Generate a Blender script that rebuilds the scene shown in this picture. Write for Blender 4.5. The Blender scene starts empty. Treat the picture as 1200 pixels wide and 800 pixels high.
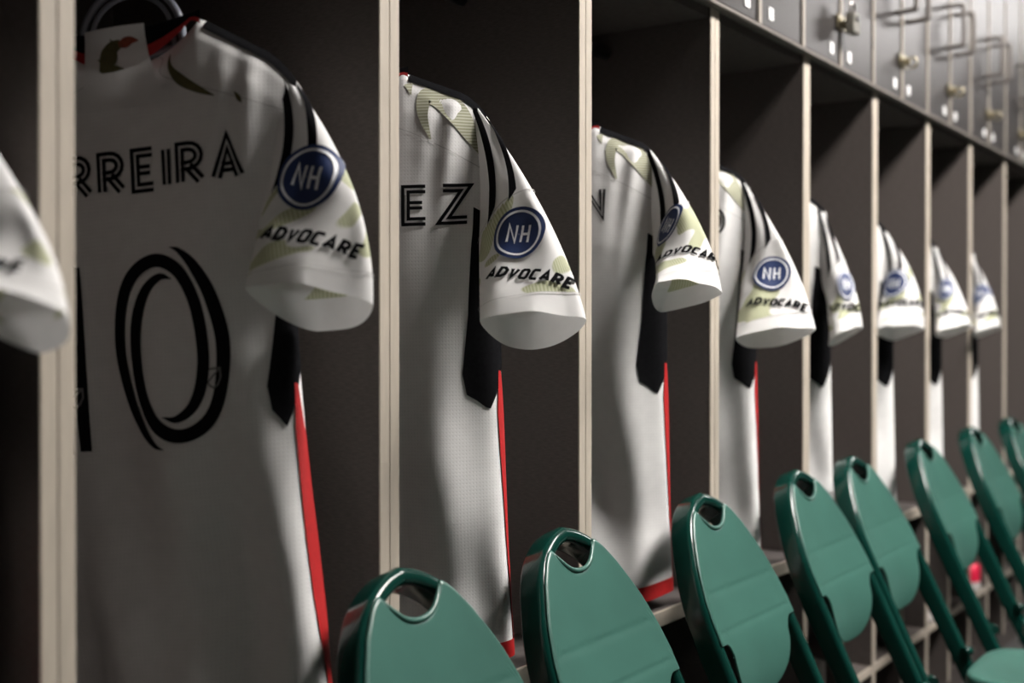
import bpy, bmesh, math
import numpy as np
from mathutils import Vector, Matrix

# ------------------------------------------------------------------ camera, world, exposure
scene = bpy.context.scene
COL = scene.collection
EYE = 1.08
HEAD = math.radians(34.53)                      # camera heading, measured from the locker row
cam_data = bpy.data.cameras.new('camera')
cam = bpy.data.objects.new('camera', cam_data)
COL.objects.link(cam)
cam.location = (0, 0, EYE)
cam.rotation_euler = (math.radians(90 - 0.36), 0, HEAD - math.pi / 2)
cam_data.sensor_width = 36.0
cam_data.lens = 1420 / 1200 * 36
cam_data.clip_start = 0.05
cam_data.dof.use_dof = True
cam_data.dof.focus_distance = 1.66
cam_data.dof.aperture_fstop = 2.6
scene.camera = cam

world = bpy.data.worlds.new('world')
scene.world = world
world.use_nodes = True
world.node_tree.nodes['Background'].inputs[0].default_value = (0.9, 0.92, 1.0, 1)
world.node_tree.nodes['Background'].inputs[1].default_value = 0.015

scene.view_settings.view_transform = 'Standard'
scene.view_settings.look = 'None'
scene.view_settings.exposure = 0.08
scene.view_settings.gamma = 1.0
scene.view_settings.use_curve_mapping = False

LAMP = 94.0                                      # strength of the ceiling light diffusers

# ------------------------------------------------------------------ materials
def nodes_of(name):
    m = bpy.data.materials.new(name)
    m.use_nodes = True
    nt = m.node_tree
    return m, nt, nt.nodes['Principled BSDF']

def ramp(nt, fac, stops):
    r = nt.nodes.new('ShaderNodeValToRGB')
    e = r.color_ramp.elements
    while len(e) < len(stops):
        e.new(0.5)
    for el, (p, c) in zip(e, stops):
        el.position = p
        el.color = (*c, 1)
    nt.links.new(fac, r.inputs[0])
    return r.outputs[0]

def noise(nt, scale, detail=4, coord='Object', stretch=(1, 1, 1)):
    tc = nt.nodes.new('ShaderNodeTexCoord')
    mp = nt.nodes.new('ShaderNodeMapping')
    mp.inputs['Scale'].default_value = stretch
    n = nt.nodes.new('ShaderNodeTexNoise')
    n.inputs['Scale'].default_value = scale
    n.inputs['Detail'].default_value = detail
    nt.links.new(tc.outputs[coord], mp.inputs[0])
    nt.links.new(mp.outputs[0], n.inputs['Vector'])
    return n.outputs['Fac']

def bump(nt, bsdf, height, strength, dist):
    b = nt.nodes.new('ShaderNodeBump')
    b.inputs['Strength'].default_value = strength
    b.inputs['Distance'].default_value = dist
    nt.links.new(height, b.inputs['Height'])
    nt.links.new(b.outputs[0], bsdf.inputs['Normal'])

def mat(name, col, rough=0.5, metal=0.0, var=0.0, scale=20, stretch=(1, 1, 1), bumpy=0.0, spec=0.5, coat=0.0):
    m, nt, b = nodes_of(name)
    b.inputs['Roughness'].default_value = rough
    b.inputs['Metallic'].default_value = metal
    b.inputs['Specular IOR Level'].default_value = spec
    b.inputs['Coat Weight'].default_value = coat
    b.inputs['Coat Roughness'].default_value = 0.08
    n = noise(nt, scale, 5, 'Object', stretch)
    lo = tuple(max(0, c * (1 - var)) for c in col)
    hi = tuple(min(1, c * (1 + var)) for c in col)
    c = ramp(nt, n, [(0.3, lo), (0.7, hi)])
    nt.links.new(c, b.inputs['Base Color'])
    if bumpy:
        bump(nt, b, n, bumpy, 0.002)
    return m

def fabric(name, col, mesh_bump=0.2, camo=None, sheer=0.0):
    """white sports knit: rows of tiny eyelets in UV metres; optional pale printed flames with hatch lines"""
    m, nt, b = nodes_of(name)
    L = nt.links.new
    b.inputs['Roughness'].default_value = 0.75
    b.inputs['Specular IOR Level'].default_value = 0.25
    b.inputs['Sheen Weight'].default_value = 0.06
    b.inputs['Sheen Roughness'].default_value = 0.5
    uv = nt.nodes.new('ShaderNodeUVMap')
    sep = nt.nodes.new('ShaderNodeSeparateXYZ')
    L(uv.outputs[0], sep.inputs[0])
    def mth(op, a, bb=None):
        n = nt.nodes.new('ShaderNodeMath')
        n.operation = op
        for i, v in enumerate((a, bb)):
            if v is None: continue
            if isinstance(v, (int, float)): n.inputs[i].default_value = v
            else: L(v, n.inputs[i])
        return n.outputs[0]
    sx = mth('SINE', mth('MULTIPLY', sep.outputs[0], 2 * math.pi / 0.0042))
    sy = mth('SINE', mth('MULTIPLY', sep.outputs[1], 2 * math.pi / 0.0048))
    h = mth('MULTIPLY', mth('MAXIMUM', sx, 0.0), mth('MAXIMUM', sy, 0.0))
    n2 = noise(nt, 60, 3, 'UV')
    base = ramp(nt, n2, [(0.3, tuple(c * 0.95 for c in col)), (0.7, col)])
    dots = nt.nodes.new('ShaderNodeMix'); dots.data_type = 'RGBA'; dots.blend_type = 'MULTIPLY'
    L(mth('MULTIPLY', h, 0.16 if mesh_bump else 0.0), dots.inputs[0])
    L(base, dots.inputs[6]); dots.inputs[7].default_value = (0.35, 0.35, 0.36, 1)
    out = dots.outputs[2]
    if camo:
        nz = noise(nt, camo[0], 1.0, 'UV', (1, 1.3, 1))
        mk = nt.nodes.new('ShaderNodeMapRange')
        mk.inputs[1].default_value = camo[1]; mk.inputs[2].default_value = camo[1] + 0.012
        L(nz, mk.inputs[0])
        st = mth('ADD', mth('MULTIPLY', mth('SINE', mth('MULTIPLY', sep.outputs[0], 2 * math.pi / 0.0042)), 0.5), 0.5)
        gcol = ramp(nt, st, [(0.35, (0.56, 0.57, 0.40)), (0.75, (0.40, 0.42, 0.26))])
        mx = nt.nodes.new('ShaderNodeMix'); mx.data_type = 'RGBA'
        L(mk.outputs[0], mx.inputs[0]); L(out, mx.inputs[6]); L(gcol, mx.inputs[7])
        out = mx.outputs[2]
    L(out, b.inputs['Base Color'])
    if sheer:                                   # light shows through the thin sleeve cloth
        tr = nt.nodes.new('ShaderNodeBsdfTranslucent')
        L(out, tr.inputs['Color'])
        ms = nt.nodes.new('ShaderNodeMixShader')
        ms.inputs[0].default_value = sheer
        L(b.outputs[0], ms.inputs[1]); L(tr.outputs[0], ms.inputs[2])
        L(ms.outputs[0], nt.nodes['Material Output'].inputs['Surface'])
    if mesh_bump:
        inv = mth('SUBTRACT', 1.0, h)
        bump(nt, b, inv, mesh_bump, 0.0006)
    return m

def hatch(name, c1, c2):
    m, nt, b = nodes_of(name)
    b.inputs['Roughness'].default_value = 0.8
    uv = nt.nodes.new('ShaderNodeUVMap')
    w = nt.nodes.new('ShaderNodeTexWave')
    w.bands_direction = 'Y'
    w.inputs['Scale'].default_value = 75
    nt.links.new(uv.outputs[0], w.inputs['Vector'])
    nt.links.new(ramp(nt, w.outputs['Fac'], [(0.35, c1), (0.65, c2)]), b.inputs['Base Color'])
    return m

def emitter(name, col, strength):
    m, nt, b = nodes_of(name)
    b.inputs['Base Color'].default_value = (0.9, 0.9, 0.9, 1)
    b.inputs['Emission Color'].default_value = (*col, 1)
    b.inputs['Emission Strength'].default_value = strength
    return m

M = dict(
    laminate=mat('charcoal_laminate', (0.088, 0.075, 0.069), 0.5, var=0.18, scale=90, stretch=(1, 1, 6), spec=0.2),
    bench=mat('bench_laminate', (0.085, 0.075, 0.072), 0.3, var=0.15, scale=60),
    edge=mat('pale_edge_band', (0.47, 0.415, 0.345), 0.5, var=0.08, scale=120, stretch=(1, 1, 0.15)),
    stile=mat('beige_stile_band', (0.27, 0.24, 0.205), 0.5, var=0.1, scale=80),
    edge_dim=mat('grey_edge_band', (0.16, 0.14, 0.125), 0.5, var=0.10, scale=80),
    door=mat('grey_door_laminate', (0.036, 0.033, 0.032), 0.36, var=0.10, scale=60, stretch=(1, 1, 4), spec=0.2),
    steel=mat('brushed_steel', (0.42, 0.40, 0.38), 0.32, 1.0, var=0.1, scale=80),
    pull=mat('dull_grey_pull', (0.16, 0.145, 0.135), 0.45, 0.3, var=0.1),
    lock=mat('worn_lock_steel', (0.20, 0.19, 0.165), 0.5, 0.5, var=0.2, scale=60),
    brass=mat('aged_brass', (0.35, 0.31, 0.22), 0.38, 1.0, var=0.2, scale=60),
    dark_metal=mat('dark_metal', (0.05, 0.05, 0.05), 0.4, 0.8, var=0.2, scale=40),
    tag=mat('white_label', (0.82, 0.82, 0.82), 0.5, var=0.03),
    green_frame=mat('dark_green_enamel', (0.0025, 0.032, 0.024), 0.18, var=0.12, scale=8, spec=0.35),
    green_panel=mat('green_enamel_hazed', (0.040, 0.116, 0.093), 0.33, var=0.16, scale=6, bumpy=0.02),  # same enamel as the frame; reflected haze put into a lighter, greyer colour
    rubber=mat('black_rubber', (0.02, 0.02, 0.02), 0.7, var=0.2),
    white=fabric('white_knit', (0.80, 0.79, 0.78)),
    sleeve=fabric('white_printed_knit', (0.80, 0.79, 0.78), 0.0, (11.0, 0.545), 0.16),
    plain=fabric('white_smooth_knit', (0.80, 0.79, 0.78), 0.0, None, 0.16),
    black=mat('black_cloth', (0.010, 0.010, 0.011), 0.9, var=0.2, scale=200, spec=0.0),
    ink=mat('black_heat_print', (0.010, 0.010, 0.011), 0.8, var=0.1, scale=100, spec=0.0),
    grey_ink=mat('grey_print', (0.16, 0.16, 0.16), 0.5, var=0.1),
    red=mat('red_cloth', (0.43, 0.009, 0.010), 0.6, var=0.08, scale=150),
    navy=mat('navy_patch', (0.007, 0.024, 0.100), 0.6, var=0.06, scale=100),
    patch_white=mat('white_patch_print', (0.80, 0.82, 0.86), 0.4, var=0.02),
    olive=mat('olive_print', (0.10, 0.09, 0.03), 0.6, var=0.2, scale=200),
    rust=mat('rust_print', (0.30, 0.06, 0.03), 0.6, var=0.2, scale=200),
    hatch=hatch('olive_hatch_print', (0.47, 0.47, 0.36), (0.27, 0.27, 0.18)),
    seam=mat('seam_thread', (0.52, 0.51, 0.50), 0.8, var=0.05),
    hanger=mat('blue_grey_plastic', (0.30, 0.32, 0.37), 0.35, var=0.05),
    floor=mat('dark_rubber_floor', (0.045, 0.042, 0.040), 0.6, var=0.3, scale=40),
    paint=mat('warm_grey_paint', (0.06, 0.058, 0.055), 0.7, var=0.04, scale=6),
    ceiling=mat('ceiling_paint', (0.22, 0.21, 0.20), 0.8, var=0.03, scale=6),
    lamp=emitter('lamp_diffuser', (1.0, 0.955, 0.915), LAMP),
    lamp_mid=emitter('softer_lamp_diffuser', (1.0, 0.955, 0.92), LAMP * 0.42),
    lamp_far=emitter('dim_lamp_diffuser', (1.0, 0.96, 0.94), LAMP * 0.3),
    lamp_frame=mat('lamp_frame_white', (0.75, 0.75, 0.75), 0.4),
    shoe_red=mat('red_shoe_mesh', (0.75, 0.01, 0.06), 0.5, var=0.1),
    shoe_navy=mat('navy_shoe_mesh', (0.015, 0.02, 0.05), 0.6, var=0.1),
    shoe_pale=mat('pale_shoe_leather', (0.50, 0.44, 0.41), 0.5, var=0.05),
    sole=mat('off_white_sole', (0.6, 0.58, 0.56), 0.6, var=0.05),
)

# ------------------------------------------------------------------ builders
def link_mesh(name, me, parent=None, loc=None):
    o = bpy.data.objects.new(name, me)
    COL.objects.link(o)
    if parent: o.parent = parent
    if loc is not None: o.location = loc
    return o

def tag(o, label=None, cat=None, group=None, kind=None):
    if label: o['label'] = label
    if cat: o['category'] = cat
    if group: o['group'] = group
    if kind: o['kind'] = kind
    return o

def thing(name, label, cat, loc, group=None):
    o = bpy.data.objects.new(name, None)
    o.empty_display_size = 0.1
    COL.objects.link(o)
    o.location = loc
    return tag(o, label, cat, group)

class MB:
    """collects boxes, tubes and grids into one mesh"""
    def __init__(self): self.bm = bmesh.new()
    def box(self, x0, x1, y0, y1, z0, z1, bev=0.0, mi=0):
        r = bmesh.ops.create_cube(self.bm, size=1)
        vs = r['verts']
        for v in vs:
            v.co = Vector((x0 + (v.co.x + .5) * (x1 - x0), y0 + (v.co.y + .5) * (y1 - y0), z0 + (v.co.z + .5) * (z1 - z0)))
        fs = set(f for v in vs for f in v.link_faces)
        for f in fs: f.material_index = mi
        if bev:
            es = list(set(e for v in vs for e in v.link_edges))
            bmesh.ops.bevel(self.bm, geom=es, offset=bev, segments=2, affect='EDGES', profile=0.6)
        return self
    def tube(self, pts, r, n=10, closed=False, cap=True, mi=0, flat=1.0, up=None):
        pts = [Vector(p) for p in pts]
        N = len(pts)
        rr = r if hasattr(r, '__len__') else [r] * N
        rings = []
        prev = None
        for i, p in enumerate(pts):
            a = pts[(i - 1) % N] if (closed or i > 0) else p
            b = pts[(i + 1) % N] if (closed or i < N - 1) else p
            t = (b - a).normalized()
            if up is not None: s = Vector(up).cross(t)
            elif prev is None: s = t.orthogonal()
            else: s = prev - t * prev.dot(t)
            if s.length < 1e-6: s = t.orthogonal()
            s.normalize(); prev = s
            q = t.cross(s)
            rings.append([self.bm.verts.new(p + s * math.cos(k * 2 * math.pi / n) * rr[i] + q * math.sin(k * 2 * math.pi / n) * rr[i] * flat) for k in range(n)])
        for i in range(N if closed else N - 1):
            A, B = rings[i], rings[(i + 1) % N]
            for k in range(n):
                f = self.bm.faces.new((A[k], A[(k + 1) % n], B[(k + 1) % n], B[k])); f.material_index = mi; f.smooth = True
        if cap and not closed:
            self.bm.faces.new(rings[0][::-1]).material_index = mi
            self.bm.faces.new(rings[-1]).material_index = mi
        return self
    def mesh(self, name, mats, smooth=False):
        bmesh.ops.recalc_face_normals(self.bm, faces=self.bm.faces)
        me = bpy.data.meshes.new(name)
        if smooth:
            for f in self.bm.faces: f.smooth = True
        self.bm.to_mesh(me); self.bm.free()
        for m in (mats if isinstance(mats, (list, tuple)) else [mats]): me.materials.append(m)
        return me
    def build(self, name, mats, parent=None, loc=None, smooth=False):
        return link_mesh(name, self.mesh(name, mats, smooth), parent, loc)

def grid_mesh(name, P, mats, closed_u=False, uv=None, mi=None, smooth=True, flip=False):
    """P: (rows, cols, 3) array -> quad grid"""
    R, Cn = P.shape[:2]
    idx = np.arange(R * Cn).reshape(R, Cn)
    if closed_u: idx = np.concatenate([idx, idx[:, :1]], axis=1)
    q = np.stack([idx[:-1, :-1], idx[:-1, 1:], idx[1:, 1:], idx[1:, :-1]], -1).reshape(-1, 4)
    if flip: q = q[:, ::-1]
    me = bpy.data.meshes.new(name)
    me.from_pydata(P.reshape(-1, 3).tolist(), [], q.tolist())
    for m in (mats if isinstance(mats, (list, tuple)) else [mats]): me.materials.append(m)
    if mi is not None: me.polygons.foreach_set('material_index', np.asarray(mi, dtype=np.int32).reshape(-1))
    if smooth: me.polygons.foreach_set('use_smooth', np.ones(len(q), dtype=bool))
    if uv is not None:
        lay = me.uv_layers.new(name='UVMap')
        lay.data.foreach_set('uv', uv.reshape(-1, 2)[q.reshape(-1)].astype(np.float32).reshape(-1))
    me.update()
    return me

def poly_mesh(name, V, F, mats, mi=None, uv=None):
    me = bpy.data.meshes.new(name)
    me.from_pydata([tuple(v) for v in V], [], F)
    for m in (mats if isinstance(mats, (list, tuple)) else [mats]): me.materials.append(m)
    if mi is not None: me.polygons.foreach_set('material_index', np.asarray(mi, dtype=np.int32))
    me.polygons.foreach_set('use_smooth', np.ones(len(F), dtype=bool))
    if uv is not None:
        lay = me.uv_layers.new(name='UVMap')
        li = np.array([i for f in F for i in f])
        lay.data.foreach_set('uv', np.asarray(uv)[li].astype(np.float32).reshape(-1))
    me.update()
    return me

# ------------------------------------------------------------------ flat lettering made of ribbons
def spline(pts, n=8, closed=False):
    pts = [np.asarray(p, float) for p in pts]
    N = len(pts); out = []
    for i in range(N if closed else N - 1):
        p1, p2 = pts[i], pts[(i + 1) % N]
        p0 = pts[i - 1] if (closed or i > 0) else 2 * p1 - p2
        p3 = pts[(i + 2) % N] if (closed or i < N - 2) else 2 * p2 - p1
        for k in range(n):
            t = k / n
            out.append(0.5 * (2 * p1 + (p2 - p0) * t + (2 * p0 - 5 * p1 + 4 * p2 - p3) * t * t + (3 * p1 - p0 - 3 * p2 + p3) * t ** 3))
    if not closed: out.append(pts[-1])
    return out

def offsets(pts, closed=False):
    P = np.asarray(pts, float)[:, :2]; N = len(P); nn = np.zeros((N, 2))
    for i in range(N):
        ts = []
        if closed or i > 0: ts.append(P[i] - P[i - 1])
        if closed or i < N - 1: ts.append(P[(i + 1) % N] - P[i])
        ts = [t / (np.linalg.norm(t) + 1e-12) for t in ts]
        ns = [np.array([-t[1], t[0]]) for t in ts]
        m = sum(ns); L = np.linalg.norm(m)
        m = m / L if L > 1e-6 else ns[0]
        nn[i] = m / max(0.45, float(np.dot(m, ns[0])))
    return P, nn

class Ink:
    """2D quads in metres, later wrapped on to a cloth surface"""
    def __init__(self): self.V = []; self.F = []; self.mi = []
    def ribbon(self, pts, width, closed=False, shift=0.0, step=0.006, mi=0):
        P, nn = offsets(pts, closed)
        w = np.full(len(P), width) if np.isscalar(width) else np.asarray(width, float)
        A = P + nn * (shift + w[:, None] / 2); B = P + nn * (shift - w[:, None] / 2)
        if closed: A = np.vstack([A, A[:1]]); B = np.vstack([B, B[:1]])
        prev = None
        for i in range(len(A) - 1):
            n = max(1, int(math.ceil(np.linalg.norm((A[i + 1] + B[i + 1] - A[i] - B[i]) / 2) / step)))
            for k in range(n + 1 if i == len(A) - 2 else n):
                t = k / n
                self.V += [A[i] * (1 - t) + A[i + 1] * t, B[i] * (1 - t) + B[i + 1] * t]
                b = len(self.V) - 2
                if prev is not None:
                    self.F.append((prev, prev + 1, b + 1, b)); self.mi.append(mi)
                prev = b
        return self
    def double(self, pts, width, gap=0.24, closed=False):
        wv = width * (1 - gap) / 2
        for s in (-1, 1): self.ribbon(pts, wv, closed, s * (width - wv) / 2)
        return self
    def disc(self, cx, cy, r0, r1, n=40, mi=0, rings=1):
        base = len(self.V)
        for j in range(rings + 1):
            r = r0 + (r1 - r0) * j / rings
            for k in range(n):
                a = 2 * math.pi * k / n
                self.V.append(np.array([cx + r * math.cos(a), cy + r * math.sin(a)]))
        for j in range(rings):
            for k in range(n):
                self.F.append((base + j * n + k, base + j * n + (k + 1) % n, base + (j + 1) * n + (k + 1) % n, base + (j + 1) * n + k)); self.mi.append(mi)
        return self

def arc(cx, cy, rx, ry, a0, a1, n=8):
    return [(cx + rx * math.cos(math.radians(a0 + (a1 - a0) * k / n)), cy + ry * math.sin(math.radians(a0 + (a1 - a0) * k / n))) for k in range(n + 1)]

GLYPH = {   # strokes in a cell of height 1: (points, closed); last entry is the advance width
    'R': ([([(0, 0), (0, 1), (.22, 1)] + arc(.24, .725, .28, .275, 90, -90)[1:] + [(.02, .45)], 0), ([(.24, .43), (.56, 0)], 0)], .56),
    'E': ([([(.5, 1), (0, 1), (0, 0), (.5, 0)], 0), ([(.06, .5), (.42, .5)], 0)], .50),
    'I': ([([(0, 0), (0, 1)], 0)], .0),
    'A': ([([(0, 0), (.3, 1), (.6, 0)], 0), ([(.14, .28), (.46, .28)], 0)], .60),
    'Z': ([([(0, 1), (.58, 1), (0, 0), (.6, 0)], 0)], .60),
    'N': ([([(0, 0), (0, 1), (.55, 0), (.55, 1)], 0)], .55),
    'H': ([([(0, 0), (0, 1)], 0), ([(.52, 0), (.52, 1)], 0), ([(0, .5), (.52, .5)], 0)], .52),
    'O': ([(arc(.3, .5, .3, .5, 90, 450, 24)[:-1], 1)], .60),
    'D': ([([(0, 0), (0, 1), (.35, 1), (.6, .75), (.6, .25), (.35, 0)], 1)], .60),
    'V': ([([(0, 1), (.28, 0), (.56, 1)], 0)], .56),
    'o': ([([(.12, 0), (0, .14), (0, .86), (.12, 1), (.5, 1), (.62, .86), (.62, .14), (.5, 0)], 1)], .62),
    'C': ([([(.6, 1), (.12, 1), (0, .86), (0, .14), (.12, 0), (.6, 0)], 0)], .52),
}
def lettering(text, height, stroke, spacing, x0, y0, double=False, shear=0.0, xs=1.0, ink=None, mi=0):
    ink = ink or Ink()
    x = x0
    h = height - stroke
    for ch in text:
        strokes, adv = GLYPH[ch]
        for pts, closed in strokes:
            q = [(x + px * height * xs + py * h * shear, y0 + stroke / 2 + py * h) for px, py in pts]
            if double: ink.double(q, stroke, closed=bool(closed))
            else: ink.ribbon(q, stroke, bool(closed), mi=mi, step=0.004)
        x += adv * height * xs + stroke + spacing
    return ink, x - spacing - stroke

# ------------------------------------------------------------------ the room
X_MIN, X_MAX, Y_FRONT, Y_WALL, CEIL = -1.6, 10.6, -3.0, 1.50, EYE + 2.2
PITCH, X0, FACE = 0.45, 0.653, 0.936             # locker pitch, first divider, front plane of the lockers
BENCH, HEADZ, SHELF = EYE - 0.46, EYE + 0.583, EYE - 0.80
DEPTH = 0.50

MB().box(X_MIN, X_MAX, Y_FRONT, Y_WALL, -0.10, 0).build('floor', M['floor'])['kind'] = 'structure'
MB().box(X_MIN, X_MAX, Y_FRONT, Y_WALL, CEIL, CEIL + 0.1).build('ceiling', M['ceiling'])['kind'] = 'structure'
MB().box(X_MIN, X_MAX, Y_WALL, Y_WALL + 0.1, 0, CEIL).build('wall_back', M['paint'])['kind'] = 'structure'
MB().box(X_MIN, X_MAX, Y_FRONT - 0.1, Y_FRONT, 0, CEIL).build('wall_front', M['paint'])['kind'] = 'structure'
MB().box(X_MIN - 0.1, X_MIN, Y_FRONT, Y_WALL, 0, CEIL).build('wall_left', M['paint'])['kind'] = 'structure'
MB().box(X_MAX, X_MAX + 0.1, Y_FRONT, Y_WALL, 0, CEIL).build('wall_right', M['paint'])['kind'] = 'structure'

# ceiling lights above the aisle in front of the lockers
def ceiling_light(x, y, label, m):
    t = thing('ceiling_light', label, 'light', (x, y, CEIL - 0.06), 'ceiling lights above the aisle')
    L, W = 1.20, 0.55
    f = MB()
    f.box(-L / 2, L / 2, -W / 2, -W / 2 + .02, 0, .06); f.box(-L / 2, L / 2, W / 2 - .02, W / 2, 0, .06)
    f.box(-L / 2, -L / 2 + .02, -W / 2 + .02, W / 2 - .02, 0, .06); f.box(L / 2 - .02, L / 2, -W / 2 + .02, W / 2 - .02, 0, .06)
    f.build('frame', M['lamp_frame'], t)
    MB().box(-L / 2 + .02, L / 2 - .02, -W / 2 + .02, W / 2 - .02, .012, .022).build('diffuser', M[m], t)
for i in range(4):
    ceiling_light((2.35, 3.58, 7.5, 8.73)[i], -0.44, ('first', 'second', 'third', 'fourth')[i] + ' ceiling light panel from the left above the aisle', ('lamp', 'lamp_mid', 'lamp_far', 'lamp_far')[i])

# ------------------------------------------------------------------ lockers
ORD = ['first', 'second', 'third', 'fourth', 'fifth', 'sixth', 'seventh', 'eighth', 'ninth', 'tenth', 'eleventh', 'twelfth', 'thirteenth', 'fourteenth']
PT = 0.016                                        # panel thickness

def make_locker():
    """one bay: between x = 0 and PITCH, front plane y = 0"""
    t = thing('locker_bay', 'x', 'locker', (0, 0, 0), 'open locker bays in a row')
    P = PITCH
    def panel(name, box, edge_box=None, m='laminate', em='edge'):
        o = MB().box(*box).build(name, M[m], t)
        if edge_box: MB().box(*edge_box, bev=0.0012).build('edge_band', M[em], o)
        return o
    g = 0.0012
    for x in (g, P - PT - g):
        panel('side_panel', (x, x + PT, 0.002, DEPTH, BENCH, HEADZ), (x - .0006, x + PT + .0006, -0.001, 0.0015, BENCH, HEADZ))
    panel('bench_board', (0, P, 0.004, DEPTH, BENCH - .026, BENCH - .0005), (0, P, -0.002, 0.0035, BENCH - .026, BENCH), 'bench')
    panel('top_board', (PT + 2 * g, P - PT - 2 * g, 0.004, DEPTH - .014, HEADZ - .018, HEADZ - .001))
    panel('back_panel', (PT + 2 * g, P - PT - 2 * g, DEPTH - .012, DEPTH, BENCH, HEADZ - .019))
    # cubbies under the bench
    zt = BENCH - .027
    for x in (g, P - PT * 0.6 - g):
        panel('cubby_side', (x, x + PT * .6, 0.003, DEPTH, .08, zt), (x - .0006, x + PT * .6 + .0006, 0.0, 0.0025, .08, zt))
    panel('cubby_divider', (P / 2 - .009, P / 2 + .009, 0.003, DEPTH - .014, .08, zt), (P / 2 - .0095, P / 2 + .0095, 0.0, 0.0025, .08, zt))
    for a, b in ((PT * .6 + 2 * g, P / 2 - .0101), (P / 2 + .0101, P - PT * .6 - 2 * g)):
        panel('cubby_shelf', (a, b, 0.006, DEPTH - .014, SHELF - .02, SHELF), (a, b, 0.001, 0.0055, SHELF - .02, SHELF))
    panel('cubby_back', (PT * .6 + 2 * g, P - PT * .6 - 2 * g, DEPTH - .012, DEPTH, .08, zt))
    panel('toe_kick', (0, P, 0.03, DEPTH, 0, .079))
    MB().tube([(PT + 2 * g, .215, HEADZ - .055), (P - PT - 2 * g, .215, HEADZ - .055)], .011, 12).build('hanging_rail', M['dark_metal'], t)
    return t

def copy_thing(src):
    r = src.copy(); COL.objects.link(r)
    for ch in src.children:
        c = ch.copy(); COL.objects.link(c); c.parent = r
        for g in ch.children:
            d = g.copy(); COL.objects.link(d); d.parent = c
    return r

bay_labels = {-1: 'open dark grey locker bay left of the thick pale divider, holding the cropped jersey sleeve',
    0: 'open dark grey locker bay holding the jersey numbered 10 on its back',
    1: 'second full open locker bay, dark grey, behind the jersey lettered EZ',
    2: 'open dark locker bay with a red-hemmed jersey low above its bench',
    3: 'fourth full open locker bay, its jersey sleeve patch facing straight out above the fourth chair',
    4: 'fifth full open locker bay, with a narrow side-on sleeve above the fifth chair',
    5: 'sixth full open locker bay, jersey partly hidden behind its pale divider',
    6: 'seventh full open locker bay, small blurred sleeve above the seventh chair',
    7: 'eighth full open locker bay, the last one with a sleeve in sight',
    8: 'empty looking open locker bay at the right edge of the picture'}
first = None
for k in range(-2, 11):
    if first is None: b = first = make_locker()
    else: b = copy_thing(first)
    b.location = (X0 + (k - 0) * PITCH - 0, FACE, 0)
    b['label'] = bay_labels.get(k + 1 if k < -1 else k, 'open dark grey locker bay beyond the picture edge')
    if k == -2: b['label'] = 'open dark grey locker bay beyond the left edge of the picture'
    if k == -1: b['label'] = bay_labels[-1]
    if k > 8: b['label'] = 'open dark grey locker bay beyond the right edge, number %s of the row' % ORD[k]

# overhead cabinets: pairs of inset grey doors between pale stiles
UP = 0.016                                        # they stand proud of the bays below
UB, UT = HEADZ, HEADZ + 0.72
def make_cabinet():
    t = thing('overhead_cabinet', 'x', 'cabinet', (0, 0, 0), 'overhead cabinets above the lockers')
    P = PITCH
    st = 0.007
    b = MB()
    b.box(0, .009, .004, DEPTH + UP, UB, UT); b.box(P - .009, P, .004, DEPTH + UP, UB, UT)
    b.box(.0091, P - .0091, .004, DEPTH + UP, UB, UB + .012); b.box(.0091, P - .0091, .004, DEPTH + UP, UT - .018, UT)
    b.box(.0091, P - .0091, DEPTH + UP - .01, DEPTH + UP, UB + .0125, UT - .019)
    body = b.build('carcass', M['edge_dim'], t)
    MB().box(0, P, -.001, .0035, UB, UB + .006, bev=.0015).build('edge_band', M['edge_dim'], body)
    for x0, x1 in ((0, st), (P - st, P), (P / 2 - .007, P / 2 + .007)):
        MB().box(x0, x1, 0, .0035, UB + .0085, UT).build('stile', M['stile'], t)
    for s in (0, 1):
        a, c = (st + .0015, P / 2 - .0085) if s == 0 else (P / 2 + .0085, P - st - .0015)
        door = MB().box(a, c, .003, .02, UB + .010, UT - .003, bev=.001).build('door', M['door'], t)
        hx = c - .045 if s == 0 else a + .045
        z0, z1 = EYE + .795, EYE + .910
        MB().tube(spline([(hx, .003, z0), (hx, -.040, z0 + .002), (hx, -.048, z0 + .010), (hx, -.048, z1 - .010), (hx, -.040, z1 - .002), (hx, .003, z1)], 5), .0065, 10).build('pull_handle', M['pull'], door)
        lx = c - .048 if s == 0 else a + .048
        MB().box(lx - .011, lx + .011, .0012, .0032, UB + .026, UB + .050, bev=.0008).build('name_tag', M['tag'], door)
    # hasp plate across the pair with a staple and barrel
    h = MB()
    z = EYE + .685
    h.box(P / 2 - .034, P / 2 + .030, -.004, .0008, z - .016, z + .016, bev=.0015)
    h.box(P / 2 + .004, P / 2 + .020, -.016, -.004, z - .008, z + .008, bev=.002)
    h.tube(spline([(P / 2 + .012, -.014, z + .010), (P / 2 + .012, -.028, z + .006), (P / 2 + .012, -.030, z - .012), (P / 2 + .012, -.014, z - .016)], 5), .003, 8)
    h.tube([(P / 2 - .020, -.003, z), (P / 2 - .020, -.009, z)], .006, 10)
    h.build('hasp', M['brass'], t, smooth=False)
    return t
cab = None
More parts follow.
